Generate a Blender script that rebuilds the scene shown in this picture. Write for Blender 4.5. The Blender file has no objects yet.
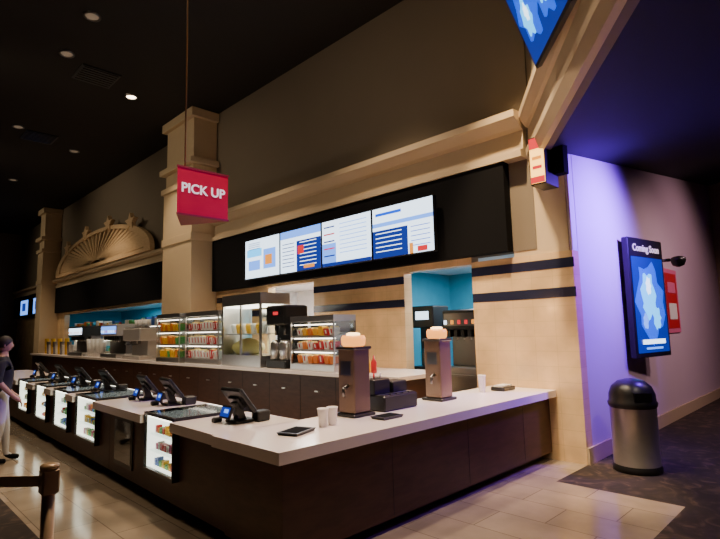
import bpy, bmesh, math, random
from mathutils import Matrix, Vector
random.seed(7)
C = bpy.context.scene.collection

# ------------------------------------------------------------------ materials
def nt(name):
    m = bpy.data.materials.new(name); m.use_nodes = True
    n = m.node_tree; n.nodes.clear()
    out = n.nodes.new('ShaderNodeOutputMaterial')
    return m, n, out
def mat(name, col, rough=0.5, metal=0.0, var=0.12, scale=6.0, emit=None, es=0.0, spec=0.5, coat=0.0, bump=0.0):
    m, n, out = nt(name)
    p = n.nodes.new('ShaderNodeBsdfPrincipled')
    tc = n.nodes.new('ShaderNodeTexCoord')
    nz = n.nodes.new('ShaderNodeTexNoise'); nz.inputs['Scale'].default_value = scale; nz.inputs['Detail'].default_value = 3
    n.links.new(tc.outputs['Object'], nz.inputs['Vector'])
    mx = n.nodes.new('ShaderNodeMix'); mx.data_type = 'RGBA'
    mx.inputs[6].default_value = tuple(c*(1-var) for c in col)+(1,)
    mx.inputs[7].default_value = tuple(min(1, c*(1+var)) for c in col)+(1,)
    n.links.new(nz.outputs['Fac'], mx.inputs[0]); n.links.new(mx.outputs[2], p.inputs['Base Color'])
    p.inputs['Roughness'].default_value = rough; p.inputs['Metallic'].default_value = metal
    p.inputs['Specular IOR Level'].default_value = spec; p.inputs['Coat Weight'].default_value = coat
    if emit:
        p.inputs['Emission Color'].default_value = tuple(emit)+(1,); p.inputs['Emission Strength'].default_value = es
    if bump:
        b = n.nodes.new('ShaderNodeBump'); b.inputs['Strength'].default_value = bump; b.inputs['Distance'].default_value = 0.01
        n.links.new(nz.outputs['Fac'], b.inputs['Height']); n.links.new(b.outputs[0], p.inputs['Normal'])
    n.links.new(p.outputs[0], out.inputs[0]); return m
def emis(name, col, s):
    return mat(name, tuple(c*0.3 for c in col), 0.4, 0, 0.05, 4, emit=col, es=s)
def glass(name, tint=(0.9,0.95,0.95), f=0.12):
    m, n, out = nt(name)
    t = n.nodes.new('ShaderNodeBsdfTransparent'); t.inputs[0].default_value = tint+(1,)
    g = n.nodes.new('ShaderNodeBsdfGlossy'); g.inputs['Roughness'].default_value = 0.05
    mx = n.nodes.new('ShaderNodeMixShader'); mx.inputs[0].default_value = f
    n.links.new(t.outputs[0], mx.inputs[1]); n.links.new(g.outputs[0], mx.inputs[2]); n.links.new(mx.outputs[0], out.inputs[0])
    return m
def tilemat(name, c1, c2, mortar, w, h, axes, rough, offset=0.0, msize=0.006, var=None):
    m, n, out = nt(name)
    p = n.nodes.new('ShaderNodeBsdfPrincipled'); p.inputs['Roughness'].default_value = rough
    g = n.nodes.new('ShaderNodeNewGeometry'); s = n.nodes.new('ShaderNodeSeparateXYZ'); c = n.nodes.new('ShaderNodeCombineXYZ')
    n.links.new(g.outputs['Position'], s.inputs[0])
    n.links.new(s.outputs[axes[0]], c.inputs[0]); n.links.new(s.outputs[axes[1]], c.inputs[1])
    b = n.nodes.new('ShaderNodeTexBrick'); b.offset = offset; b.inputs['Scale'].default_value = 1
    b.inputs['Brick Width'].default_value = w; b.inputs['Row Height'].default_value = h; b.inputs['Mortar Size'].default_value = msize
    b.inputs['Color1'].default_value = c1+(1,); b.inputs['Color2'].default_value = c2+(1,); b.inputs['Mortar'].default_value = mortar+(1,)
    n.links.new(c.outputs[0], b.inputs['Vector'])
    nz = n.nodes.new('ShaderNodeTexNoise'); nz.inputs['Scale'].default_value = 2.3; nz.inputs['Detail'].default_value = 6
    n.links.new(c.outputs[0], nz.inputs['Vector'])
    mr = n.nodes.new('ShaderNodeMapRange'); mr.inputs['From Min'].default_value=.3; mr.inputs['From Max'].default_value=.7
    mr.inputs['To Min'].default_value=.8; mr.inputs['To Max'].default_value=1.1
    n.links.new(nz.outputs['Fac'], mr.inputs[0])
    vm = n.nodes.new('ShaderNodeVectorMath'); vm.operation = 'SCALE'
    n.links.new(b.outputs['Color'], vm.inputs[0]); n.links.new(mr.outputs[0], vm.inputs['Scale'])
    n.links.new(vm.outputs[0], p.inputs['Base Color'])
    n.links.new(p.outputs[0], out.inputs[0]); return m

def carpetmat():
    m, n, out = nt('carpet_pattern')
    p = n.nodes.new('ShaderNodeBsdfPrincipled'); p.inputs['Roughness'].default_value = .95
    g = n.nodes.new('ShaderNodeNewGeometry')
    v = n.nodes.new('ShaderNodeTexNoise'); v.inputs['Scale'].default_value = 3.2; v.inputs['Detail'].default_value = 2; v.inputs['Distortion'].default_value = 2.2
    n.links.new(g.outputs['Position'], v.inputs['Vector'])
    r = n.nodes.new('ShaderNodeValToRGB'); e = r.color_ramp.elements
    e[0].position=.40; e[0].color=(.016,.010,.008,1); e[1].position=.72; e[1].color=(.08,.048,.034,1)
    x = e.new(.55); x.color=(.028,.017,.013,1)
    n.links.new(v.outputs['Fac'], r.inputs[0]); n.links.new(r.outputs[0], p.inputs['Base Color'])
    n.links.new(p.outputs[0], out.inputs[0]); return m
def woodmat(name, c1, c2, rough=.4, axis_scale=(3,3,14), spec=.5):
    m, n, out = nt(name)
    p = n.nodes.new('ShaderNodeBsdfPrincipled'); p.inputs['Roughness'].default_value = rough; p.inputs['Specular IOR Level'].default_value = spec
    g = n.nodes.new('ShaderNodeNewGeometry'); mp = n.nodes.new('ShaderNodeMapping'); mp.inputs['Scale'].default_value = axis_scale
    v = n.nodes.new('ShaderNodeTexNoise'); v.inputs['Scale'].default_value = 2; v.inputs['Detail'].default_value = 5; v.inputs['Distortion'].default_value = .6
    n.links.new(g.outputs['Position'], mp.inputs[0]); n.links.new(mp.outputs[0], v.inputs['Vector'])
    r = n.nodes.new('ShaderNodeValToRGB'); e = r.color_ramp.elements
    e[0].position=.35; e[0].color=c1+(1,); e[1].position=.65; e[1].color=c2+(1,)
    n.links.new(v.outputs['Fac'], r.inputs[0]); n.links.new(r.outputs[0], p.inputs['Base Color'])
    n.links.new(p.outputs[0], out.inputs[0]); return m

M = {}
M['taupe'] = mat('taupe_paint', (.205,.165,.118), .8, var=.05, scale=1.5)
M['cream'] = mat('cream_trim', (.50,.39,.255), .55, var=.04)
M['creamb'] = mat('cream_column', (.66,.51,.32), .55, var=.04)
M['purplewall'] = mat('mauve_paint', (.60,.47,.55), .7, var=.03, scale=1.5)
M['ceil'] = mat('black_ceiling', (.012,.010,.009), .85, var=.1)
M['ceil2'] = mat('dark_soffit', (.010,.010,.018), .7, var=.1)
M['white'] = mat('white_laminate', (.90,.80,.75), .2, var=.03, scale=30)
M['brown'] = woodmat('dark_brown_laminate', (.048,.017,.010), (.068,.026,.015), .42, (2,2,9), .35)
M['groove'] = mat('groove_dark', (.01,.006,.005), .6)
M['toe'] = mat('toe_kick', (.008,.007,.007), .5)
M['black'] = mat('black_plastic', (.010,.010,.011), .35)
M['mblack'] = mat('matte_black', (.005,.005,.006), .9, spec=.1)
M['steel'] = mat('brushed_steel', (.62,.60,.58), .28, .95, var=.08, scale=20)
M['ssteel'] = mat('satin_steel', (.62,.58,.55), .42, .55, var=.08, scale=12)
M['canst'] = mat('can_steel', (.42,.38,.36), .3, .75, var=.08, scale=12)
M['dsteel'] = mat('dark_steel', (.20,.19,.19), .3, 1.0, var=.08)
M['bsteel'] = mat('bronze_steel', (.26,.17,.115), .35, .5, var=.08)
M['navy'] = mat('navy_tile', (.022,.025,.055), .2)
M['teal'] = mat('teal_paint', (.03,.28,.42), .6)
M['kwhite'] = mat('kitchen_white', (.7,.72,.74), .6)
M['red'] = mat('red_plastic', (.55,.02,.03), .4)
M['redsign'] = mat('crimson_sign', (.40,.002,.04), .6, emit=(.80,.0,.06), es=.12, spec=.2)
M['redside'] = mat('crimson_side', (.20,.002,.02), .5)
M['wtext'] = emis('white_text', (1,.80,.88), .9)
M['yellow'] = mat('yellow_card', (.85,.48,.02), .5)
M['orange'] = mat('orange_card', (.75,.22,.03), .5)
M['green'] = mat('green_card', (.10,.40,.10), .5)
M['blue'] = mat('blue_card', (.05,.15,.5), .5)
M['pink'] = mat('pink_card', (.7,.15,.3), .5)
M['paper'] = mat('white_paper', (.8,.78,.74), .6)
M['skin'] = mat('skin', (.52,.30,.20), .5)
M['shirt'] = mat('black_shirt', (.02,.02,.024), .8)
M['pants'] = mat('white_trousers', (.62,.60,.58), .8, bump=.2)
M['hair'] = mat('dark_hair', (.02,.013,.01), .6)
M['glass'] = glass('clear_glass')
M['dglass'] = glass('dark_glass', (.25,.27,.28), .25)
M['lamp_w'] = emis('lamp_warm', (1,.78,.5), 12)
M['lamp_hot'] = emis('lamp_white', (1,.88,.70), 8)
M['lamp_or'] = emis('lamp_orange', (1,.36,.06), 2.2)
M['lamp_core'] = emis('lamp_orange_core', (1,.62,.25), 6)
M['lamp_dim'] = emis('lamp_dim', (1,.75,.5), .12)
M['case_glow'] = emis('case_panel_glow', (1,.95,.80), 3.2)  # glow given to plain case panels to brighten the interior
M['s_white'] = emis('screen_white', (.66,.82,1), 3.0)
M['s_lblue'] = emis('screen_light_blue', (.12,.32,1), 2.2)
M['s_navy'] = emis('screen_navy', (.015,.04,.36), 1.0)
M['s_blue'] = emis('screen_blue', (.003,.09,.85), 1.6)
M['s_deep'] = emis('screen_deep_blue', (.002,.025,.32), 1.1)
M['s_cyan'] = emis('screen_cyan', (.05,.5,1), 2.6)
M['s_red'] = emis('screen_red', (.8,.03,.04), 1.2)
M['s_orange'] = emis('screen_orange', (1,.35,.04), 1.3)
M['s_yellow'] = emis('screen_yellow', (1,.50,.10), 4)
M['belt'] = mat('tan_belt', (.60,.45,.28), .7)
M['post'] = mat('bronze_post', (.42,.28,.16), .35, .3)
M['rod'] = mat('bronze_rod', (.26,.13,.04), .4, .3)
M['tile'] = tilemat('cream_wall_tile', (.80,.56,.30), (.78,.54,.29), (.66,.46,.24), .3, .2, ('Y','Z'), .15, 0.0, .003)
M['floor'] = tilemat('beige_floor_tile', (.36,.285,.21), (.30,.24,.175), (.17,.13,.095), .9, .45, ('Y','X'), .14, .5, .005)
M['carpet'] = carpetmat()
M['pine'] = woodmat('pale_wood', (.58,.40,.22), (.68,.49,.29), .5)
M['popcorn'] = mat('popcorn', (.85,.65,.25), .8, var=.3, scale=60, bump=1)

# ------------------------------------------------------------------ mesh builder
class B:
    def __init__(s, name):
        s.name=name; s.bm=bmesh.new(); s.mats=[]; s.M=Matrix.Identity(4)
    def mi(s, k):
        m = M[k]
        if m not in s.mats: s.mats.append(m)
        return s.mats.index(m)
    def _v(s, p): return s.bm.verts.new(s.M @ Vector(p))
    def _f(s, vs, i, smooth=False):
        try:
            f = s.bm.faces.new(vs); f.material_index=i; f.smooth=smooth
        except ValueError: pass
    def hexa(s, p, k):
        i=s.mi(k); v=[s._v(q) for q in p]
        for f in ((0,3,2,1),(4,5,6,7),(0,1,5,4),(1,2,6,5),(2,3,7,6),(3,0,4,7)): s._f([v[j] for j in f], i)
    def box(s, x0,x1,y0,y1,z0,z1,k):
        s.hexa([(x0,y0,z0),(x1,y0,z0),(x1,y1,z0),(x0,y1,z0),(x0,y0,z1),(x1,y0,z1),(x1,y1,z1),(x0,y1,z1)], k)
    def bbox(s, x0,x1,y0,y1,z0,z1,k,c=.01):
        i=s.mi(k)
        def ring(ins,z):
            a,b,c2,d=x0+ins,x1-ins,y0+ins,y1-ins; e=c if ins==0 else c*.4
            return [s._v(q) for q in ((a+e,c2,z),(b-e,c2,z),(b,c2+e,z),(b,d-e,z),(b-e,d,z),(a+e,d,z),(a,d-e,z),(a,c2+e,z))]
        R=[ring(c,z0),ring(0,z0+c),ring(0,z1-c),ring(c,z1)]
        s._f(R[0][::-1],i); s._f(R[3],i)
        for a,b in zip(R,R[1:]):
            for j in range(8): s._f([a[j],a[(j+1)%8],b[(j+1)%8],b[j]],i)
    def lathe(s, prof, c, k, seg=24, cap=True, sx=1, sy=1, ks=None):
        R=[]
        for r,z in prof:
            R.append([s._v((c[0]+sx*r*math.cos(2*math.pi*j/seg), c[1]+sy*r*math.sin(2*math.pi*j/seg), c[2]+z)) for j in range(seg)])
        for n,(a,b) in enumerate(zip(R,R[1:])):
            i=s.mi(ks[n] if ks else k)
            for j in range(seg): s._f([a[j],a[(j+1)%seg],b[(j+1)%seg],b[j]],i,True)
        if cap: s._f(R[0][::-1],s.mi(ks[0] if ks else k)); s._f(R[-1],s.mi(ks[-1] if ks else k))
    def tube(s, p0, p1, r, k, seg=12, r1=None):
        p0=Vector(p0);p1=Vector(p1);d=(p1-p0); q=d.to_track_quat('Z','Y').to_matrix().to_4x4()
        old=s.M; s.M=old @ Matrix.Translation(p0) @ q
        s.lathe([(r,0),(r if r1 is None else r1,d.length)],(0,0,0),k,seg); s.M=old
    def poly(s, pts, k): s._f([s._v(p) for p in pts], s.mi(k))
    def prism(s, pts2, fn0, fn1, k):
        i=s.mi(k); a=[s._v(fn0(p)) for p in pts2]; b=[s._v(fn1(p)) for p in pts2]; n=len(a)
        s._f(a[::-1],i); s._f(b,i)
        for j in range(n): s._f([a[j],a[(j+1)%n],b[(j+1)%n],b[j]],i)
    def done(s, parent=None, bevel=0):
        bmesh.ops.recalc_face_normals(s.bm, faces=s.bm.faces[:])
        me=bpy.data.meshes.new(s.name)
        vs=[v.co for v in s.bm.verts]
        o0=Vector((sum((min(v[i] for v in vs),max(v[i] for v in vs)))/2 if i<2 else min(v[2] for v in vs) for i in range(3)))
        if parent is None:
            for v in s.bm.verts: v.co-=o0
        s.bm.to_mesh(me); s.bm.free()
        for m in s.mats: me.materials.append(m)
        o=bpy.data.objects.new(s.name, me); C.objects.link(o)
        if parent is None: o.location=o0
        else:
            o.parent=parent; o.matrix_parent_inverse=parent.matrix_basis.inverted()
        if bevel:
            b=o.modifiers.new('bevel','BEVEL'); b.width=bevel; b.segments=2; b.limit_method='ANGLE'
        return o
def text(body, size, mtx, k, parent, name='lettering', ext=.004):
    cu=bpy.data.curves.new(name,'FONT'); cu.body=body; cu.size=size; cu.extrude=ext; cu.align_x='CENTER'; cu.align_y='CENTER'; cu.offset=size*.018
    cu.materials.append(M[k]); o=bpy.data.objects.new(name,cu); C.objects.link(o)
    o.parent=parent; o.matrix_parent_inverse=parent.matrix_basis.inverted(); o.matrix_basis=mtx
    return o
def T(x,y,z): return Matrix.Translation((x,y,z))
def R(a,ax): return Matrix.Rotation(math.radians(a),4,ax)
def frame(o, xd, yd):
    xd=Vector(xd).normalized(); yd=Vector(yd).normalized(); zd=xd.cross(yd)
    m=Matrix.Identity(4)
    for i in range(3): m[i][0]=xd[i]; m[i][1]=yd[i]; m[i][2]=zd[i]; m[i][3]=o[i]
    return m
# long wing of the counter runs very slightly off the wall direction
FW=T(2.2,3.05,0)@R(-1.5,'Z')@T(-2.2,-3.05,0)

# ------------------------------------------------------------------ camera
H=1.75
p=math.radians(6.7); s2=math.sqrt(.5)
f=Vector((math.cos(p)*s2, math.cos(p)*s2, math.sin(p))); r=Vector((s2,-s2,0)); u=r.cross(f)
th=.024
r2=r*math.cos(th)-u*math.sin(th); u2=u*math.cos(th)+r*math.sin(th)
cam=bpy.data.cameras.new('camera'); co=bpy.data.objects.new('camera',cam); C.objects.link(co)
cm=Matrix.Identity(4)
for i in range(3): cm[i][0]=r2[i]; cm[i][1]=u2[i]; cm[i][2]=-f[i]
cm[2][3]=H; co.matrix_world=cm
cam.lens=25.5; cam.sensor_width=36; cam.clip_start=.05; cam.clip_end=200
bpy.context.scene.camera=co

# ------------------------------------------------------------------ room shell
CZ=7.6
b=B('floor'); b.box(1.3,5.75,1.45,34,-.1,0,'floor')
b.box(5.75,15.5,2.71,34,-.1,0,'floor')
b.box(-8,1.3,-8,34,-.1,0,'carpet'); b.box(1.3,15.5,-8,1.45,-.1,0,'carpet'); b.box(5.75,15.5,1.45,2.71,-.1,0,'carpet')
b.done()
DY=3.2
b=B('ceiling'); b.box(-8,6.85,-8,34,CZ,CZ+.1,'ceil')
def rz(x,y): return 3.95+.134*(x-6.7)-.186*(y-DY)
b.poly([(x,y,rz(x,y)) for x,y in ((6.7,DY),(15.5,DY),(15.5,-8),(-2,-8),(-2,DY-6.26))],'ceil2')
b.done()
X0,X1=6.65,6.85
b=B('wall_back')
def seg(y0,y1,z0,z1): b.box(X0,X1,y0,y1,z0,z1,'tile')
seg(2.71,4.25,0,2.72); seg(4.25,5.6,2.69,2.8); seg(5.6,8.0,0,2.8); seg(8.0,9.6,0,1.0); seg(8.0,9.6,2.74,2.8)
seg(9.6,13.6,0,2.8); seg(13.6,25,0,1.1); seg(13.6,25,2.7,2.8); seg(25,34,0,2.8)
for z0,z1 in ((2.50,2.63),(2.11,2.24)):
    for y0,y1 in ((2.70,4.25),(5.6,8.0),(9.6,11.88)):
        b.box(X0-.004,X0+.01,y0,y1,z0,z1,'navy')
b.box(6.67,6.85,3.2,34,2.8,CZ,'taupe')
b.box(6.68,6.84,2.76,3.55,2.72,4.1,'creamb')
b.done()
b=B('wall_right'); b.box(6.85,15.5,2.71,2.9,0,5.6,'purplewall'); b.box(6.69,6.86,2.715,2.755,2.725,4.12,'purplewall'); b.done()
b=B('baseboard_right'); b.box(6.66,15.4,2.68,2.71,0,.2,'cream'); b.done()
b=B('wall_end'); b.box(15.5,15.7,-8,3,0,6,'cream'); b.box(15.45,15.5,1.2,2.4,0,2.4,'black'); b.done()
b=B('wall_far'); b.box(-8,6.85,34,34.2,0,CZ,'taupe'); b.done()
b=B('wall_left'); b.box(-8.2,-8,-8,34,0,CZ,'taupe'); b.done()
b=B('wall_rear'); b.box(-8,15.5,-8.2,-8,0,CZ,'taupe'); b.done()
dd=Vector((-1,-.72,0)).normalized()
nn=Vector((-.72,1,0)).normalized()
P0=Vector((6.7,DY,0)); P1=P0+dd*10.6
def zv(z): return Vector((0,0,z))
b=B('wall_diagonal')
b.hexa([tuple(P0+zv(3.95)),tuple(P1+zv(3.95)),tuple(P1-nn*.1+zv(3.95)),tuple(P0-nn*.1+zv(3.95)),
        tuple(P0+zv(CZ)),tuple(P1+zv(CZ)),tuple(P1-nn*.1+zv(CZ)),tuple(P0-nn*.1+zv(CZ))],'taupe')
b.done()
prof=[(0,4.10),(.20,4.10),(.20,4.20),(.12,4.22),(.10,4.50),(.18,4.53),(.30,4.62),(.34,4.64),(.34,4.74),(0,4.76)]
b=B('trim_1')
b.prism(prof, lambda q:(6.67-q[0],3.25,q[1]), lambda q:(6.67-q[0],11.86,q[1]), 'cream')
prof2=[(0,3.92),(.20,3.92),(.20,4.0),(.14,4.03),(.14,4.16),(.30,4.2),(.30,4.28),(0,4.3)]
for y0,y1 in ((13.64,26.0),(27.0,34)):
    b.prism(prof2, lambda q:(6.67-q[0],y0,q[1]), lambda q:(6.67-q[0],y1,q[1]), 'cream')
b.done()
b=B('trim_2')
b.prism([(0,3.93),(.06,3.95)]+[(q[0]*.5,q[1]) for q in prof[1:-1]]+[(0,4.76)], lambda q:tuple(P0+dd*.12+nn*q[0]+zv(q[1])), lambda q:tuple(P1+nn*q[0]+zv(q[1])), 'cream')
b.done()
b=B('trim_3')
for y0,y1,zt in ((3.55,11.86,4.10),(13.64,26.0,3.92),(27,34,3.92)):
    b.box(6.5,6.66,y0,y1,2.8,zt,'mblack')
b.done()
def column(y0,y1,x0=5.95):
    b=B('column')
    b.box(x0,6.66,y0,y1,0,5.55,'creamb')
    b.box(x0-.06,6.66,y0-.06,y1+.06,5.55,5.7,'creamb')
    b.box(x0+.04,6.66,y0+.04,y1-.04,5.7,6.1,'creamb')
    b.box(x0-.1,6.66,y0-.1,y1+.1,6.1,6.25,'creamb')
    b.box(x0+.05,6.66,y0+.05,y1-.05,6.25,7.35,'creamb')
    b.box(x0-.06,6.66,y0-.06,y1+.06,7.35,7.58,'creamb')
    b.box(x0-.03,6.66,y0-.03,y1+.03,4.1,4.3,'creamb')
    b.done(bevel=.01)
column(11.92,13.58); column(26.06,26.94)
b=B('wall_kitchen'); b.box(9.4,9.5,2.9,26,0,2.9,'teal'); b.box(6.85,9.5,26,26.1,0,2.9,'teal')
b.box(6.85,9.5,6.6,6.7,0,2.9,'teal'); b.box(6.85,9.5,12.0,12.1,0,2.9,'kwhite'); b.box(9.35,9.4,6.7,12,0,2.9,'kwhite'); b.done()
b=B('ceiling_kitchen'); b.box(6.85,9.5,2.9,26,2.9,3.0,'kwhite'); b.done()

# sunburst arch
b=B('sunburst_arch')
cy,hw,hh,zb=20.3,5.0,1.25,4.3
def el(t,k=1): return (cy+hw*k*math.cos(t), zb+.12+hh*k*math.sin(t))
N=40
for i in range(N):
    t0=math.pi*i/N; t1=math.pi*(i+1)/N
    a,c_,d,e=el(t0,1),el(t1,1),el(t1,.90),el(t0,.90)
    b.prism([a,c_,d,e], lambda q:(6.30,q[0],q[1]), lambda q:(6.45,q[0],q[1]), 'pine')
for i in range(1,30):
    t=math.pi*i/30; a=el(t,.12); c_=el(t,.92); n=Vector((-(c_[1]-a[1]),c_[0]-a[0])).normalized()
    w0,w1=.02,.06
    b.prism([(a[0]-n.x*w0,a[1]-n.y*w0),(a[0]+n.x*w0,a[1]+n.y*w0),(c_[0]+n.x*w1,c_[1]+n.y*w1),(c_[0]-n.x*w1,c_[1]-n.y*w1)],
        lambda q:(6.34,q[0],q[1]), lambda q:(6.42,q[0],q[1]), 'pine')
b.box(6.30,6.45,cy-hw,cy+hw,zb,zb+.13,'pine')
for t in (50,78,105,130):
    c0=el(math.radians(t),1.06)
    pts=[(c0[0]+(.42 if j%2==0 else .2)*math.cos(j*math.pi/5+.3), c0[1]+(.3 if j%2==0 else .13)*math.sin(j*math.pi/5+.3)) for j in range(10)]
    b.prism(pts, lambda q:(6.27,q[0],q[1]), lambda q:(6.40,q[0],q[1]), 'pine')
b.done()

for (x,y,k) in ((4.56,12.4,'lamp_w'),(2.79,9.6,'lamp_dim'),(2.83,11.3,'lamp_dim'),(2.97,16.3,'lamp_dim'),(4.7,17.4,'lamp_dim'),(3.96,22.1,'lamp_dim'),(3.9,26,'lamp_w')):
    b=B('recessed_downlight')
    b.lathe([(.15,0),(.15,-.03),(.115,-.03),(.11,-.01)],(x,y,CZ),'dsteel',24,cap=False); b.lathe([(.11,-.012),(.11,-.02)],(x,y,CZ),k,24)
    b.done()
for (x,y) in ((3.6,16.8),(3.6,11.9)):
    b=B('ceiling_vent'); b.box(x-.4,x+.4,y-.4,y+.4,CZ-.03,CZ,'black')
    for i in range(7): b.box(x-.36,x+.36,y-.36+i*.11,y-.30+i*.11,CZ-.05,CZ-.03,'black')
    b.done()

# ------------------------------------------------------------------ front counter
ZT=.9
cases=[(4.9,5.65),(7.3,8.25),(8.65,9.5),(9.96,10.8),(11.4,12.3)]
b=B('service_counter')
b.box(2.3,6.63,3.15,3.95,.1,.81,'brown'); b.box(2.45,6.6,3.3,3.9,0,.1,'toe')
b.box(2.2,6.64,3.05,4.0,.81,ZT,'white')
for x in (3.5,4.7,5.9): b.box(x,x+.006,3.148,3.15,.12,.8,'groove')
b.M=FW
ys=[3.95]
for c0,c1 in cases: ys+= [c0,c1]
ys.append(16)
for i in range(0,len(ys),2):
    y0,y1=ys[i],ys[i+1]
    b.box(2.3,3.0,y0-(.75 if i==0 else 0),y1,.1,.81,'brown'); b.box(2.2,3.1,max(y0,3.999),y1,.81,ZT,'white')
for c0,c1 in cases: b.box(2.3,3.0,c0,c1,.1,.32,'brown')
b.box(2.45,2.95,3.5,16,0,.1,'toe')
for y in (3.9,6.9): b.box(2.298,2.3,y,y+.006,.12,.8,'groove')
b.box(2.285,2.298,6.1,6.7,.22,.78,'black'); b.box(2.280,2.286,6.14,6.66,.27,.74,'dglass')
b.done(bevel=.006)

cols=['yellow','red','orange','green','blue','pink','paper','paper','yellow']
def case(y0,y1):
    b=B('display_case'); b.M=FW; x0,x1=2.24,2.98; y0+=.01;y1-=.01
    z0,z1=.325,.93
    b.box(x0,x1,y0,y1,z0,z0+.03,'black'); b.box(x1-.03,x1,y0,y1,z0,z1,'case_glow')
    b.box(x0,x1,y0,y0+.02,z0,z1,'black'); b.box(x0,x1,y1-.015,y1,z0,z1,'black'); b.box(x0+.03,x1-.03,y1-.02,y1-.015,z0+.03,z1-.03,'case_glow')  # inner side panel glows like the back, imitating light inside the case
    b.box(x0,x0+.03,y0,y1,z1-.03,z1,'dsteel'); b.box(x0,x0+.03,y0,y1,z0+.03,z0+.04,'dsteel')
    b.box(x0+.03,x1-.03,y0+.02,y1-.02,z1-.012,z1,'dglass')
    b.box(x0+.005,x0+.012,y0+.02,y1-.015,z0+.04,z1-.03,'glass')
    b.box(x0+.03,x0+.09,y0+.03,y1-.03,z1-.055,z1-.03,'lamp_hot')
    b.box(x0+.05,x1-.06,y0+.03,y1-.03,z0+.20,z0+.21,'glass'); b.box(x0+.05,x1-.06,y0+.03,y1-.03,z0+.37,z0+.38,'glass')
    b.box(x0+.05,x1-.06,y0+.03,y1-.03,z0+.03,z0+.04,'case_glow')
    for zz in (z0+.04,z0+.21,z0+.38):
        for row in range(2):
            y=y0+.05
            while y<y1-.09:
                w=random.uniform(.05,.09); h=random.uniform(.04,.10)
                xx=x0+.10+row*.26
                b.box(xx,xx+.06,y,y+w-.02,zz,zz+h,random.choice(cols)); y+=w
    b.done()
for c0,c1 in cases: case(c0,c1)

def pos(x,y,rot=0):
    b=B('pos_terminal'); b.M=FW@T(x,y,ZT+.001)@R(rot,'Z')@Matrix.Scale(.88,4)
    b.bbox(-.12,.14,-.12,.12,0,.03,'black',.01)
    b.hexa([(-.05,-.05,.03),(.05,-.05,.03),(.05,.05,.03),(-.05,.05,.03),(-.10,-.05,.2),(-.04,-.05,.23),(-.04,.05,.23),(-.10,.05,.2)],'black')
    old=b.M.copy()
    b.M=old@T(-.02,0,.24)@R(-38,'Y')
    b.bbox(-.03,.02,-.20,.20,-.16,.16,'black',.012); b.box(.02,.022,-.17,.17,-.13,.13,'s_navy')
    b.bbox(-.06,-.03,-.09,.09,-.09,.07,'black',.008)
    b.M=old@T(-.17,0,.12)@R(20,'Y')
    b.bbox(-.015,.015,-.10,.10,-.07,.07,'black',.006); b.box(-.018,-.015,-.085,.085,-.05,.05,'s_navy'); b.box(-.0195,-.018,-.06,.02,-.01,.03,'s_lblue')
    b.M=old
    b.tube((-.15,0,.03),(-.15,0,.12),.015,'black')
    b.bbox(-.24,-.14,.13,.20,0,.05,'black',.01); b.box(-.22,-.17,.14,.19,.05,.055,'dsteel')
    b.bbox(.10,.26,-.2,-.06,0,.11,'black',.012)
    b.done()
for x,y in ((2.68,4.4),(2.75,6.1),(2.75,6.85),(2.75,8.45),(2.75,9.73),(2.75,11.1),(2.75,12.7)): pos(x,y,0 if y>8 else random.uniform(-6,6))

def tower(x,y,h):
    b=B('butter_dispenser'); b.M=T(x,y,ZT+.001)
    b.bbox(-.15,.15,-.15,.15,0,.03,'black',.008)
    b.bbox(-.115,.115,-.115,.115,.03,h-.13,'bsteel',.012)
    b.bbox(-.13,.13,-.13,.13,h-.15,h-.12,'dsteel',.006)
    b.lathe([(.10,h-.12),(.12,h-.10),(.125,h-.04),(.11,h-.01)],(0,0,0),'lamp_or',24)
    b.lathe([(.07,h-.012),(.07,h+.01),(.04,h+.02)],(0,0,0),'lamp_core',20)
    b.box(-.117,-.115,-.07,.07,.5*h,.5*h+.14,'dsteel')
    b.tube((-.115,-.03,.30),(-.18,-.03,.28),.018,'dsteel'); b.tube((-.18,-.03,.29),(-.18,-.03,.20),.014,'dsteel')
    b.done()
    l=bpy.data.lights.new('dispenser_lamp','POINT'); l.energy=7; l.color=(1,.45,.14); l.shadow_soft_size=.06
    o=bpy.data.objects.new('dispenser_lamp',l); C.objects.link(o); o.location=(x,y+.05,ZT+h+.3)
tower(3.64,3.76,.80); tower(5.02,3.74,.84)

b=B('condiment_organizer'); b.M=T(4.2,3.78,ZT+.001)
b.bbox(-.27,.27,-.16,.16,0,.16,'black',.015); b.bbox(-.27,-.02,-.02,.16,.16,.32,'black',.01); b.bbox(.02,.26,-.02,.16,.16,.28,'black',.01)
for i in range(5): b.box(-.25+i*.1,-.18+i*.1,-.14,-.04,.155,.17,'dsteel')
b.tube((-.2,.05,.3),(-.2,.05,.38),.01,'red'); b.tube((-.1,.06,.3),(-.1,.05,.38),.01,'paper'); b.done()
def cups(x,y,h,n=1):
    b=B('paper_cup_stack'); b.M=T(x,y,ZT)
    for i in range(n):
        b.lathe([(.035,0),(.05,h-.01),(.053,h-.006),(.053,h),(.045,h),(.04,.02)],(i*.11,0,0),'paper',20,cap=True)
    b.done()
cups(3.04,3.55,.16,2); cups(5.9,3.7,.22,1)
b=B('napkin_dispenser'); b.M=T(6.25,3.6,ZT); b.bbox(-.15,.15,-.1,.1,0,.05,'black',.008); b.box(-.12,.12,-.07,.07,.05,.07,'paper'); b.done()
def tray(x,y,w,d,rot):
    b=B('black_tray'); b.M=T(x,y,ZT)@R(rot,'Z')
    b.hexa([(-w*.9,-d*.9,0),(w*.9,-d*.9,0),(w*.9,d*.9,0),(-w*.9,d*.9,0),(-w,-d,.025),(w,-d,.025),(w,d,.025),(-w,d,.025)],'black')
    b.box(-w*.8,w*.8,-d*.8,d*.8,.025,.027,'mblack'); b.done()
tray(2.72,3.52,.15,.10,20); tray(3.72,3.4,.14,.09,0)

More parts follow.
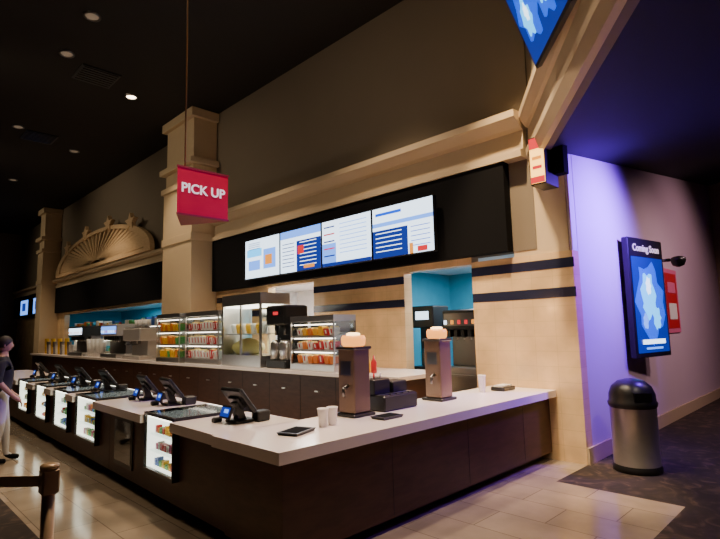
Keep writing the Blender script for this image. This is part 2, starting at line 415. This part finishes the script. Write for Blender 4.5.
# ------------------------------------------------------------------ back counter
ZB=1.08
b=B('back_counter')
for y0,y1,xr in ((4.75,11.85,6.63),(11.85,13.65,5.85),(13.65,25,6.63)):
    b.box(5.5,xr,y0,y1,.1,ZB-.06,'brown'); b.box(5.42,xr,y0-(.03 if y0<5 else 0),y1,ZB-.06,ZB,'white'); b.box(5.6,xr,y0,y1,0,.1,'toe')
for i in range(14): 
    y=5.2+i*.9
    b.box(5.496,5.5,y,y+.01,.12,ZB-.08,'groove'); b.box(5.47,5.5,y+.4,y+.5,.75,.77,'steel')
b.done(bevel=.006)

def foodshelf(name,y0,y1,h,hood='steel',tilt=True,fill=('red','paper','red','orange'),depth=.5,x0=5.52):
    b=B(name); x1=x0+depth; z=ZB+.001
    b.box(x0,x1,y0,y1,z,z+.10,hood); b.box(x1-.03,x1,y0,y1,z+.1,z+h-.1,'dsteel')
    b.box(x0,x1,y0,y1,z+h-.1,z+h,hood)
    for yy in (y0,y1-.025): 
        b.box(x0,x0+.025,yy,yy+.025,z+.1,z+h-.1,hood); b.box(x0,x1,yy+.01,yy+.014,z+.1,z+h-.1,'glass')
    nsh=3 if h>.9 else 2
    for i in range(nsh):
        zz=z+.12+i*(h-.22)/nsh
        b.hexa([(x0+.02,y0+.03,zz-.03),(x1-.04,y0+.03,zz+.03),(x1-.04,y1-.03,zz+.03),(x0+.02,y1-.03,zz-.03),
                (x0+.02,y0+.03,zz-.01),(x1-.04,y0+.03,zz+.05),(x1-.04,y1-.03,zz+.05),(x0+.02,y1-.03,zz-.01)],hood)
        b.box(x0+.05,x0+.09,y0+.05,y1-.05,zz+(h-.22)/nsh-.06,zz+(h-.22)/nsh-.045,'lamp_hot')
        y=y0+.06
        while y<y1-.14:
            w=.12; k=random.choice(fill); hh=(h-.22)/nsh*.55*random.uniform(.8,1.1)
            b.hexa([(x0+.06,y+.01,zz),(x0+.18,y+.01,zz+.015),(x0+.18,y+w-.02,zz+.015),(x0+.06,y+w-.02,zz),
                    (x0+.04,y,zz+hh),(x0+.2,y,zz+hh),(x0+.2,y+w-.01,zz+hh),(x0+.04,y+w-.01,zz+hh)],k)
            if k in ('paper','red'):
                k2='red' if k=='paper' else 'paper'
                b.hexa([(x0+.048,y+.035,zz+.03),(x0+.052,y+.035,zz+.03),(x0+.052,y+.06,zz+.03),(x0+.048,y+.06,zz+.03),
                        (x0+.036,y+.035,zz+hh-.02),(x0+.04,y+.035,zz+hh-.02),(x0+.04,y+.065,zz+hh-.02),(x0+.036,y+.065,zz+hh-.02)],k2)
            b.box(x0+.06,x0+.18,y+.015,y+w-.025,zz+hh,zz+hh+.02,'popcorn'); y+=w+.02
    b.done()
foodshelf('hot_food_display',6.15,7.3,.92,fill=('paper','paper','orange','red','yellow'))
foodshelf('popcorn_box_shelf',9.8,11.3,1.15,fill=('red','paper','paper','paper'),depth=.4)
foodshelf('candy_shelf',11.45,12.7,1.15,hood='steel',fill=('yellow','green','orange','yellow'),depth=.38,x0=5.45)
b=B('popcorn_warmer'); x0,x1,y0,y1=5.5,6.2,8.2,9.6; z=ZB+.001
b.box(x0,x1,y0,y1,z,z+.22,'steel'); b.box(x0,x1,y0,y1,z+1.2,z+1.42,'steel')
for xx in (x0,x1-.04):
    for yy in (y0,(y0+y1)/2-.02,y1-.04): b.box(xx,xx+.04,yy,yy+.04,z+.22,z+1.2,'steel')
b.box(x0+.01,x0+.016,y0+.04,y1-.04,z+.22,z+1.2,'glass'); b.box(x0+.04,x1-.04,y0+.01,y0+.016,z+.22,z+1.2,'glass'); b.box(x0,x1,y1-.02,y1,z+.22,z+1.2,'steel')
b.box(x0+.06,x1-.06,y0+.05,y1-.05,z+1.17,z+1.195,'lamp_hot')
b.box(x0+.05,x1-.05,y0+.05,y1-.05,z+.62,z+.635,'steel')
for i in range(7): b.lathe([(.05,0),(.075,.16),(.06,.2)],(x0+.2,y0+.15+i*.18,z+.64),('paper','yellow')[i%2],14)
b.lathe([(.30,0),(.45,.12),(.42,.2),(.2,.30),(.05,.33)],((x0+x1)/2,y0+.95,z+.22),'popcorn',24,sx=.65)
b.lathe([(.12,.0),(.17,.04),(.17,.22),(.13,.26)],((x0+x1)/2+.1,y0+.4,z+.85),'steel',24)
b.done()
b=B('coffee_brewer'); x0,x1,y0,y1=5.55,6.1,7.5,8.1; z=ZB+.001
b.bbox(x0,x1,y0,y1,z,z+.15,'black',.02); b.bbox(x0+.25,x1,y0,y1,z+.15,z+.9,'black',.02); b.bbox(x0,x1,y0,y1,z+.78,z+1.15,'black',.03)
for yy in (y0+.16,y0+.44): 
    b.lathe([(.09,0),(.11,.02),(.11,.3),(.07,.36)],(x0+.13,yy,z+.15),'steel',20); b.tube((x0+.13,yy,z+.78),(x0+.13,yy,z+.6),.03,'dsteel')
b.box(x0-.004,x0,y0+.1,y1-.1,z+.95,z+1.05,'dsteel'); b.box(x0-.006,x0-.004,y0+.2,y0+.35,z+.97,z+1.03,'s_red')
b.done()
b=B('sauce_bottle_set')
for i,k in enumerate(('red','yellow','paper','pink')):
    b.lathe([(.04,0),(.045,.02),(.045,.17),(.02,.21),(.008,.27)],(5.75,5.5+i*.12,ZB),k,16)
b.done()
def soda(x,y,z,w,h,name='soda_fountain',lit='s_lblue',body='black'):
    b=B(name); b.M=T(x,y,z+.001)
    b.bbox(0,.6,0,w,0,.12,'steel',.01); b.bbox(.28,.6,0,w,.12,h-.3,'dsteel',.01); b.bbox(0,.6,0,w,h-.35,h,body,.02)
    b.box(-.004,0,.04,w-.04,h-.28,h-.06,lit)
    n=max(3,int(w/.14))
    for i in range(n):
        yy=(i+.5)*w/n; b.bbox(.08,.2,yy-.035,yy+.035,h-.47,h-.35,'black',.006); b.tube((.14,yy,h-.47),(.14,yy,h-.52),.012,'steel')
        b.box(-.006,-.004,yy-.03,yy+.03,h-.25,h-.18,random.choice(['s_red','s_orange','s_white']))
    b.done()
soda(5.55,15.7,ZB,1.3,1.0,body='ssteel'); soda(5.55,18.8,ZB,1.5,1.0,lit='s_white'); 
b=B('espresso_machine'); b.M=T(5.55,14.0,ZB+.001)
b.bbox(0,.6,0,1.2,0,.1,'ssteel',.01); b.bbox(.25,.6,.05,1.15,.1,.6,'ssteel',.01); b.bbox(0,.6,0,1.2,.5,.85,'ssteel',.03)
for yy in (.3,.6,.9): b.tube((.12,yy,.5),(.12,yy,.42),.04,'dsteel'); b.tube((.12,yy,.42),(-.08,yy,.40),.012,'black')
b.box(.05,.55,.05,1.15,.85,.87,'dsteel')
for i in range(6): b.lathe([(.04,0),(.05,.22)],(.3,.15+i*.17,.87),'paper',14)
b.done()
b=B('cup_dispenser_rack')
for i in range(12):
    b.lathe([(.06,0),(.08,.35+.12*(i%3)),(.085,.36+.12*(i%3))],(5.75,20.6+i*.3,ZB),('paper','dsteel','yellow')[i%3],16)
b.done()
b=B('stacked_cups'); 
for i in range(8): b.lathe([(.06,0),(.085,.45+.12*(i%2))],(5.7,17.2+i*.19,ZB),'paper',16)
b.done()
b=B('snack_shelving')
b.box(7.3,7.34,13.9,24.6,0,2.3,'teal')
for zz in (1.15,1.6,2.05): b.box(6.95,7.3,13.9,24.6,zz-.03,zz,'ssteel')
for yy in (13.9,17.4,21,24.56): b.box(6.95,7.3,yy,yy+.04,0,2.3,'ssteel')
for zz in (1.15,1.6):
    b.box(7.0,7.04,14,24.5,zz+.40,zz+.415,'lamp_hot')
for zz in (1.15,1.6,2.05):
    y=14.1
    while y<24.3:
        w=random.uniform(.15,.4); h=random.uniform(.12,.30)
        b.box(7.05,7.22,y,y+w-.05,zz,zz+h,random.choice(['paper','red','yellow','paper','blue','orange','green','teal','teal'])); y+=w
b.done()
b=B('kitchen_counter'); b.box(7.4,8.1,4.0,6.55,0,.9,'steel'); b.box(7.35,8.1,3.95,6.58,.9,.95,'steel'); b.done(bevel=.005)
soda(7.42,4.55,.95,.85,1.1,'ice_beverage_dispenser','dsteel')
b=B('drip_coffee_maker'); b.M=T(7.45,5.62,.951)
b.bbox(0,.5,0,.5,0,.1,'black',.01); b.bbox(.25,.5,0,.5,.1,.9,'black',.01); b.bbox(0,.5,0,.5,.8,1.2,'black',.02); b.lathe([(.1,0),(.14,.05),(.14,.25),(.08,.33)],(.14,.25,.1),'glass',18)
b.box(-.004,0,.1,.4,.95,1.1,'s_white'); b.done()
b=B('kitchen_shelving'); b.box(8.6,9.3,7.2,11.5,0,1.0,'steel'); 
for i in range(10): b.bbox(8.7,9.1,7.4+i*.4,7.7+i*.4,1.0,1.3+.15*(i%3),random.choice(['paper','red','paper','blue']),.01)
b.done()

# ------------------------------------------------------------------ menu screens
def menu(y0,y1,style):
    b=B('menu_screen'); z0,z1=2.93,3.82; xf=6.33
    b.bbox(xf,xf+.08,y0,y1,z0,z1,'black',.006); b.box(xf+.08,6.5,(y0+y1)/2-.1,(y0+y1)/2+.1,3.3,3.6,'black')
    W=y1-y0; Hh=z1-z0; m=.015
    def rc(u0,u1,v0,v1,k,l=1):
        ya=y1-m-u1*(W-2*m); yb=y1-m-u0*(W-2*m); za=z0+m+v0*(Hh-2*m); zb_=z0+m+v1*(Hh-2*m)
        b.box(xf-.001-.0012*l,xf,ya,yb,za,zb_,k)
    if style==0:
        rc(0,1,0,1,'s_white',0); rc(.05,.5,.55,.75,'s_cyan'); rc(.55,.9,.2,.7,'s_lblue'); rc(.1,.45,.2,.45,'s_lblue'); rc(.6,.8,.3,.55,'s_orange',2)
        for i in range(4): rc(.1,.45,.9-i*.05,.915-i*.05,'s_navy')
    elif style==1:
        rc(0,1,0,1,'s_white',0); rc(.42,1,0,.72,'s_navy'); rc(0,1,.82,1,'s_lblue')
        for i in range(7): rc(.05,.36,.68-i*.09,.70-i*.09,'s_navy'); rc(.5,.9,.66-i*.09,.675-i*.09,'s_white',2)
        rc(.6,.85,.05,.13,'s_orange',3); rc(.45,.6,.4,.6,'s_red',3)
    elif style==2:
        rc(0,1,0,1,'s_white',0); rc(0,.3,0,.5,'s_lblue')
        for i in range(8): rc(.38,.92,.88-i*.09,.895-i*.09,'s_lblue')
        for i in range(5): rc(.04,.27,.85-i*.16,.88-i*.16,'s_red' if i%2 else 's_navy',2)
        rc(.0,1,.0,.07,'s_navy',2)
    else:
        rc(0,1,0,1,'s_white',0); rc(0,.6,0,.55,'s_navy'); rc(0,1,.62,.70,'s_lblue'); rc(.05,.5,.84,.90,'s_blue')
        for i in range(5): rc(.05,.5,.48-i*.09,.495-i*.09,'s_white',2)
        for i in range(5): rc(.65,.95,.5-i*.09,.515-i*.09,'s_blue')
        rc(.62,.68,0,.2,'s_orange',2); rc(.75,.9,.02,.12,'s_red',2)
    b.done()
for i in range(4): menu(10.05-(i+1)*1.345+.01,10.05-i*1.345-.01,i)
def menu2(y0): 
    b=B('menu_screen'); b.box(6.35,6.5,y0,y0+1.6,2.85,3.7,'black'); b.box(6.345,6.35,y0+.04,y0+1.56,2.9,3.65,'s_lblue'); b.box(6.34,6.345,y0+.5,y0+1.2,3.1,3.5,'s_navy'); b.done()
menu2(27.6); menu2(30.2)

# ------------------------------------------------------------------ hanging pickup sign
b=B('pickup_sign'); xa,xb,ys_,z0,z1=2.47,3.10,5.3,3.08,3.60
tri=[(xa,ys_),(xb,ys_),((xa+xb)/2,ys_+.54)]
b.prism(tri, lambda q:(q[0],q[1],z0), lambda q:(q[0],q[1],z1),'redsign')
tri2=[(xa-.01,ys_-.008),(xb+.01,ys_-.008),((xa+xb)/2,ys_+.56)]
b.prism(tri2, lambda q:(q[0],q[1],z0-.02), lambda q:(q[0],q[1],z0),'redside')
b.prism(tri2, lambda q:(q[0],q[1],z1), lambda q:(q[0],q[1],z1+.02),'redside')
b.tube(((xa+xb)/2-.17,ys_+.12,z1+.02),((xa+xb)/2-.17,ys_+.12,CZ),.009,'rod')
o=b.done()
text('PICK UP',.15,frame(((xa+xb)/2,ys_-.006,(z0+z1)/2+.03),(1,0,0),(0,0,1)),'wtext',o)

# ------------------------------------------------------------------ TV by diagonal wall
b=B('wall_television')
A0=Vector((4.97,2.26,4.44)); dx=Vector((-1.22,-.84,-.27)).normalized(); up=Vector((-.36,.10,.66)); up=(up-dx*up.dot(dx)*.5).normalized()
nz_=dx.cross(up)
if nz_.x>0: nz_=-nz_
def tp(s_,t,e): return tuple(A0+dx*s_+up*t+nz_*e)
def tslab(s0,s1,t0,t1,e0,e1,k):
    b.hexa([tp(s0,t0,e0),tp(s1,t0,e0),tp(s1,t1,e0),tp(s0,t1,e0),tp(s0,t0,e1),tp(s1,t0,e1),tp(s1,t1,e1),tp(s0,t1,e1)],k)
tslab(0,1.6,0,.92,-.06,0,'black')
tslab(.035,1.565,.035,.885,0,.003,'s_deep')
def blob(cx,cy_,rx,ry,k,e,n=18):
    pts=[(cx+rx*math.cos(2*math.pi*j/n)*(1+.22*math.sin(j*2.3)),cy_+ry*math.sin(2*math.pi*j/n)*(1+.22*math.cos(j*1.7))) for j in range(n)]
    b.prism(pts,lambda q:tp(q[0],q[1],e),lambda q:tp(q[0],q[1],e+.001),k)
blob(.55,.45,.38,.30,'s_blue',.004); blob(.45,.38,.17,.17,'s_cyan',.006); blob(.5,.42,.07,.08,'s_white',.008); blob(1.15,.4,.28,.28,'s_blue',.005); blob(1.1,.4,.12,.16,'s_cyan',.007); blob(.75,.6,.08,.05,'s_lblue',.007)
b.tube(tp(.8,.5,-.05), tuple(Vector(tp(.8,.5,-.05))-nn*.35+zv(.05)), .04,'black')
b.done()

b=B('illuminated_sign'); b.M=T(6.0,2.80,3.5)
b.box(0,.35,-.1,.1,0,.62,'black'); b.box(-.012,0,-.09,.09,.02,.6,'s_yellow'); b.box(-.016,-.012,-.09,.09,.46,.6,'s_red'); b.box(-.016,-.012,-.09,.09,.02,.10,'s_red')
b.box(-.016,-.012,-.06,.06,.2,.24,'s_red'); b.box(-.016,-.012,-.06,.06,.32,.36,'s_orange'); b.tube((.17,0,.62),(.17,0,.60+.5),.02,'black')
b.box(.22,.36,-.24,-.1,.15,.60,'mblack')
b.done()

b=B('poster_lightbox'); PM=T(8.35,2.60,1.22)@R(-9,'Z'); b.M=PM; PW=1.12
b.bbox(0,PW,-.05,.05,0,1.85,'black',.01)
b.box(.06,PW-.06,-.056,-.05,.07,1.55,'s_deep')
b.box(.5,.7,.05,.12,.6,1.2,'black')
def pblob(cx,cz,rx,rz_,k,e,n=20,ph=0):
    pts=[(cx+rx*math.cos(2*math.pi*j/n)*(1+.2*math.sin(j*2.1+ph)),cz+rz_*math.sin(2*math.pi*j/n)*(1+.15*math.cos(j*1.7+ph))) for j in range(n)]
    b.prism(pts,lambda q:(q[0],-.056-e,q[1]),lambda q:(q[0],-.0555-e,q[1]),k)
pblob(.55,.85,.42,.60,'s_blue',.002); pblob(.5,.95,.22,.36,'s_cyan',.004,ph=1); pblob(.52,1.1,.08,.14,'s_white',.006,ph=2); pblob(.72,.6,.12,.18,'s_cyan',.005,ph=2); pblob(.35,.55,.08,.12,'s_lblue',.005,ph=3)
b.box(.2,PW-.2,-.067,-.060,.20,.27,'s_white'); b.box(.3,PW-.3,-.067,-.060,.12,.15,'s_lblue')
o=b.done()
text('Coming Soon',.155,PM@frame((PW/2,-.055,1.69),(1,0,0),(0,0,1)),'wtext',o)
b=B('wall_poster'); b.box(10.6,11.5,2.685,2.709,1.55,2.75,'pink'); b.box(10.68,11.42,2.68,2.685,1.63,2.67,'red'); b.box(10.8,11.3,2.675,2.68,1.8,2.1,'paper'); b.box(10.8,11.3,2.675,2.68,2.3,2.5,'pink'); b.done()
b=B('wall_security_camera'); b.tube((10.3,2.71,2.85),(10.3,2.4,2.85),.03,'dsteel'); b.lathe([(.02,-.14),(.09,-.11),(.12,-.03),(.12,.02),(.06,.05)],(10.3,2.35,2.85),'black',20); b.done()

b=B('trash_can')
prof=[(.26,0),(.27,.02),(.27,.06),(.255,.08),(.255,.74),(.27,.76),(.275,.80),(.26,.82),(.255,.90),(.22,.99),(.15,1.05),(.06,1.075),(.0,1.08)]
ks=['black','black','black','canst','black','black','black','black','black','black','black','black']
b.lathe(prof,(6.8,2.18,0),'black',40,cap=False,ks=ks)
b.M=T(6.8,2.18,.84)@R(-135,'Z'); b.box(.20,.262,-.10,.10,-.01,.09,'mblack')
b.done()

# stanchion
b=B('stanchion_barrier')
def post(x,y):
    c=(x,y,0)
    b.lathe([(.17,0),(.17,.015),(.12,.035),(.04,.05),(.035,.06),(.035,.86)],c,'post',28)
    b.bbox(x-.045,x+.045,y-.045,y+.045,.86,1.0,'post',.01); b.lathe([(.05,1.0),(.05,1.02),(.02,1.03)],c,'post',24)
post(.87,3.43); post(-.3,4.66)
a=Vector((.83,3.47,0)); c=Vector((-.26,4.62,0))
n=(c-a).normalized().cross(Vector((0,0,1)))*.003
b.hexa([tuple(a+n+zv(.90)),tuple(a-n+zv(.90)),tuple(c-n+zv(.90)),tuple(c+n+zv(.90)),
        tuple(a+n+zv(.96)),tuple(a-n+zv(.96)),tuple(c-n+zv(.96)),tuple(c+n+zv(.96))],'belt'); b.done()

# ------------------------------------------------------------------ person
def person(px,py,rot):
    V=[];E=[];Rr=[]
    def v(x,y,z,r,par=None):
        V.append((x,y,z)); Rr.append(r if isinstance(r,tuple) else (r,r))
        if par is not None: E.append((par,len(V)-1))
        return len(V)-1
    pel=v(0,0,.96,(.15,.12)); w=v(0,0,1.10,(.14,.11),pel); ch=v(0,0,1.28,(.165,.115),w); uc=v(-.01,0,1.42,(.13,.095),ch); nk=v(0,0,1.50,.058,uc); v(.02,0,1.58,.055,nk)
    hands=[]
    for sgn,fw in ((1,.10),(-1,-.06)):
        h=v(0,.09*sgn,.90,.095,pel); k=v(.03+fw*.4,.11*sgn,.50,.062,h); a=v(-.01+fw,.12*sgn,.10,.042,k); t=v(.06+fw,.125*sgn,.05,.04,a); v(.16+fw,.13*sgn,.04,.036,t)
        s=v(-.01,.17*sgn,1.43,.062,uc); e=v(-.04,.235*sgn,1.14,.045,s); wr=v(.14,.23*sgn,.93,.030,e); pa=v(.20,.222*sgn,.88,.034,wr); hands.append((pa,sgn))
    for pa,sgn in hands:
        x,y,z=V[pa]
        for j,(dy,l) in enumerate(((-.028,.065),(-.009,.075),(.010,.07),(.028,.055))):
            a=v(x+.03,y+dy,z-.03,.010,pa); c=v(x+.045,y+dy,z-.03-l*.5,.009,a); v(x+.04,y+dy,z-.03-l,.008,c)
        a=v(x+.02,y-.045*sgn,z-.0,.011,pa); v(x+.035,y-.055*sgn,z-.05,.009,a)
    me=bpy.data.meshes.new('p'); me.from_pydata(V,E,[]); me.update()
    o=bpy.data.objects.new('body_src',me); C.objects.link(o)
    sk=o.modifiers.new('s','SKIN'); sk.use_smooth_shade=True
    for i,sv in enumerate(me.skin_vertices[0].data): sv.radius=Rr[i]; sv.use_root=(i==0)
    sb=o.modifiers.new('ss','SUBSURF'); sb.levels=2; sb.render_levels=2
    dg=bpy.context.evaluated_depsgraph_get(); ev=o.evaluated_get(dg); nm=bpy.data.meshes.new_from_object(ev)
    bpy.data.objects.remove(o)
    nm.materials.clear()
    for k in ('skin','shirt','pants','mblack'): nm.materials.append(M[k])
    for pl in nm.polygons:
        c=pl.center
        if c.z<.09: i=3
        elif c.z<1.0 and not (abs(c.y)>.19 and c.z>.7): i=2
        elif c.z<1.14 and abs(c.y)>.19 : i=0
        elif c.z>1.49: i=0
        else: i=1
        pl.material_index=i; pl.use_smooth=True
    root=bpy.data.objects.new('standing_person',None); C.objects.link(root)
    root.matrix_world=T(px,py,0)@R(rot,'Z')
    bo=bpy.data.objects.new('body',nm); C.objects.link(bo); bo.parent=root
    h=B('head'); 
    seg,ri=28,20; hz=1.655; rings=[]
    for i in range(ri+1):
        ph=math.pi*i/ri; ring=[]
        for j in range(seg):
            t=2*math.pi*j/seg; x=.095*math.sin(ph)*math.cos(t); y=.075*math.sin(ph)*math.sin(t); z=.118*math.cos(ph)
            if z<-.02: x*=1-.8*(-z-.02) ; y*=1-2.2*(-z-.02)
            if x>0:
                x*=.94
                if abs(y)<.016 and -.045<z<.01: x+=.022*(1-abs(y)/.016)*(1-abs(z+.03)/.05)
                if abs(y)>.015 and abs(y)<.05 and abs(z)<.02: x-=.006
                if -.075<z<-.055 and abs(y)<.025: x+=.004
            ring.append(h._v((x,y,hz+z)))
        rings.append(ring)
    i0=h.mi('skin'); ih=h.mi('hair')
    for a,c in zip(rings,rings[1:]):
        for j in range(seg): h._f([a[j],a[(j+1)%seg],c[(j+1)%seg],c[j]],i0,True)
    for sgn in (1,-1):
        h.lathe([(.0,0),(.012,.004),(.014,.03),(.010,.055),(0,.06)],(-.005,.076*sgn,hz-.035),'skin',12,sx=1.3,sy=.6,cap=False)
        h.lathe([(.0,-.008),(.008,-.004),(.01,0),(.008,.004),(0,.008)],(.080,.03*sgn,hz+.003),'paper',12,cap=False)
        h.lathe([(.0,-.004),(.005,0),(0,.004)],(.0885,.03*sgn,hz+.003),'mblack',10,cap=False)
    h.box(.083,.090,-.022,.022,hz-.068,hz-.062,'pink')
    hr=[]
    for i in range(13):
        ph=math.pi*.62*i/12; ring=[]
        for j in range(seg):
            t=2*math.pi*j/seg; ff=max(0,math.cos(t)); pp=ph*(1-.42*ff)
            ring.append(h._v((-.006+.104*math.sin(pp)*math.cos(t),.084*math.sin(pp)*math.sin(t),hz+.004+.126*math.cos(pp))))
        hr.append(ring)
    for a,c in zip(hr,hr[1:]):
        for j in range(seg): h._f([a[j],a[(j+1)%seg],c[(j+1)%seg],c[j]],ih,True)
    bmesh.ops.remove_doubles(h.bm,verts=h.bm.verts[:],dist=.0004)
    me=bpy.data.meshes.new('head'); bmesh.ops.recalc_face_normals(h.bm,faces=h.bm.faces[:]); h.bm.to_mesh(me); h.bm.free()
    for m in h.mats: me.materials.append(m)
    ho=bpy.data.objects.new('head',me); C.objects.link(ho); ho.parent=root; ho.location=(.015,0,.0)
person(1.60,8.9,-10)

# ------------------------------------------------------------------ lights
def spot(name,loc,target,power,col,size=70,blend=.6,rad=.15):
    l=bpy.data.lights.new(name,'SPOT'); l.energy=power; l.color=col; l.spot_size=math.radians(size); l.spot_blend=blend; l.shadow_soft_size=rad
    o=bpy.data.objects.new(name,l); C.objects.link(o); o.location=loc
    o.rotation_euler=(Vector(target)-Vector(loc)).to_track_quat('-Z','Y').to_euler(); return o
def area(name,loc,target,power,col,sx,sy):
    l=bpy.data.lights.new(name,'AREA'); l.energy=power; l.color=col; l.shape='RECTANGLE'; l.size=sx; l.size_y=sy
    o=bpy.data.objects.new(name,l); C.objects.link(o); o.location=loc
    o.rotation_euler=(Vector(target)-Vector(loc)).to_track_quat('-Z','Y').to_euler(); return o
W=(1,.76,.52)
for i,(x,y,pw) in enumerate(((3.2,3.6,1200),(4.6,5.5,950),(4.4,9,750),(4.56,12.4,700),(1.6,6,300),(1.6,10,420),(1.6,15,420),(4.6,18,650),(4,24,650))):
    spot('downlight_lamp',(x,y,CZ-.06),(x,y,0),pw,W,85)
spot('downlight_lamp',(4.6,2.9,CZ-.06),(6.65,3.1,1.6),3000,(1,.72,.42),42)
spot('downlight_lamp',(4.0,2.0,CZ-.06),(4.6,2.0,0),1400,W,55)
for y,pw in ((3,260),(7.5,300),(12.5,450),(19,700),(27,420)):
    spot('wall_fill_light',(-.5,y,CZ-.15),(6.7,y+.5,5.0),pw,(1,.82,.58),75,1,.4)  # unseen fill spots, added to brighten the upper wall
area('kitchen_lamp',(8,5,2.85),(8,5,0),110,(.9,.95,1),1.2,.6)
area('kitchen_lamp',(8,9,2.85),(8,9,0),350,(1,.95,.9),1.5,1)
area('kitchen_lamp',(8.3,16,2.85),(8.3,16,0),80,(.7,.95,1),1,3)
area('kitchen_lamp',(8.3,21,2.85),(8.3,21,0),80,(.7,.95,1),1,3)
spot('violet_lamp',(7.9,1.1,3.6),(7.6,2.7,2.9),1700,(.20,.05,1),120,1)
spot('corridor_lamp',(9.6,-.6,4.6),(10.0,2.7,.9),330,(1,.68,.66),90,1)
spot('corridor_lamp',(12,-.6,5.0),(12,2.7,1.6),300,(1,.62,.66),100,1)
spot('corridor_lamp',(5.2,.3,3.9),(6.8,2.18,.5),110,(1,.85,.75),40,.8)
w=bpy.data.worlds.new('w'); bpy.context.scene.world=w; w.use_nodes=True
w.node_tree.nodes['Background'].inputs[0].default_value=(.5,.45,.5,1); w.node_tree.nodes['Background'].inputs[1].default_value=.02
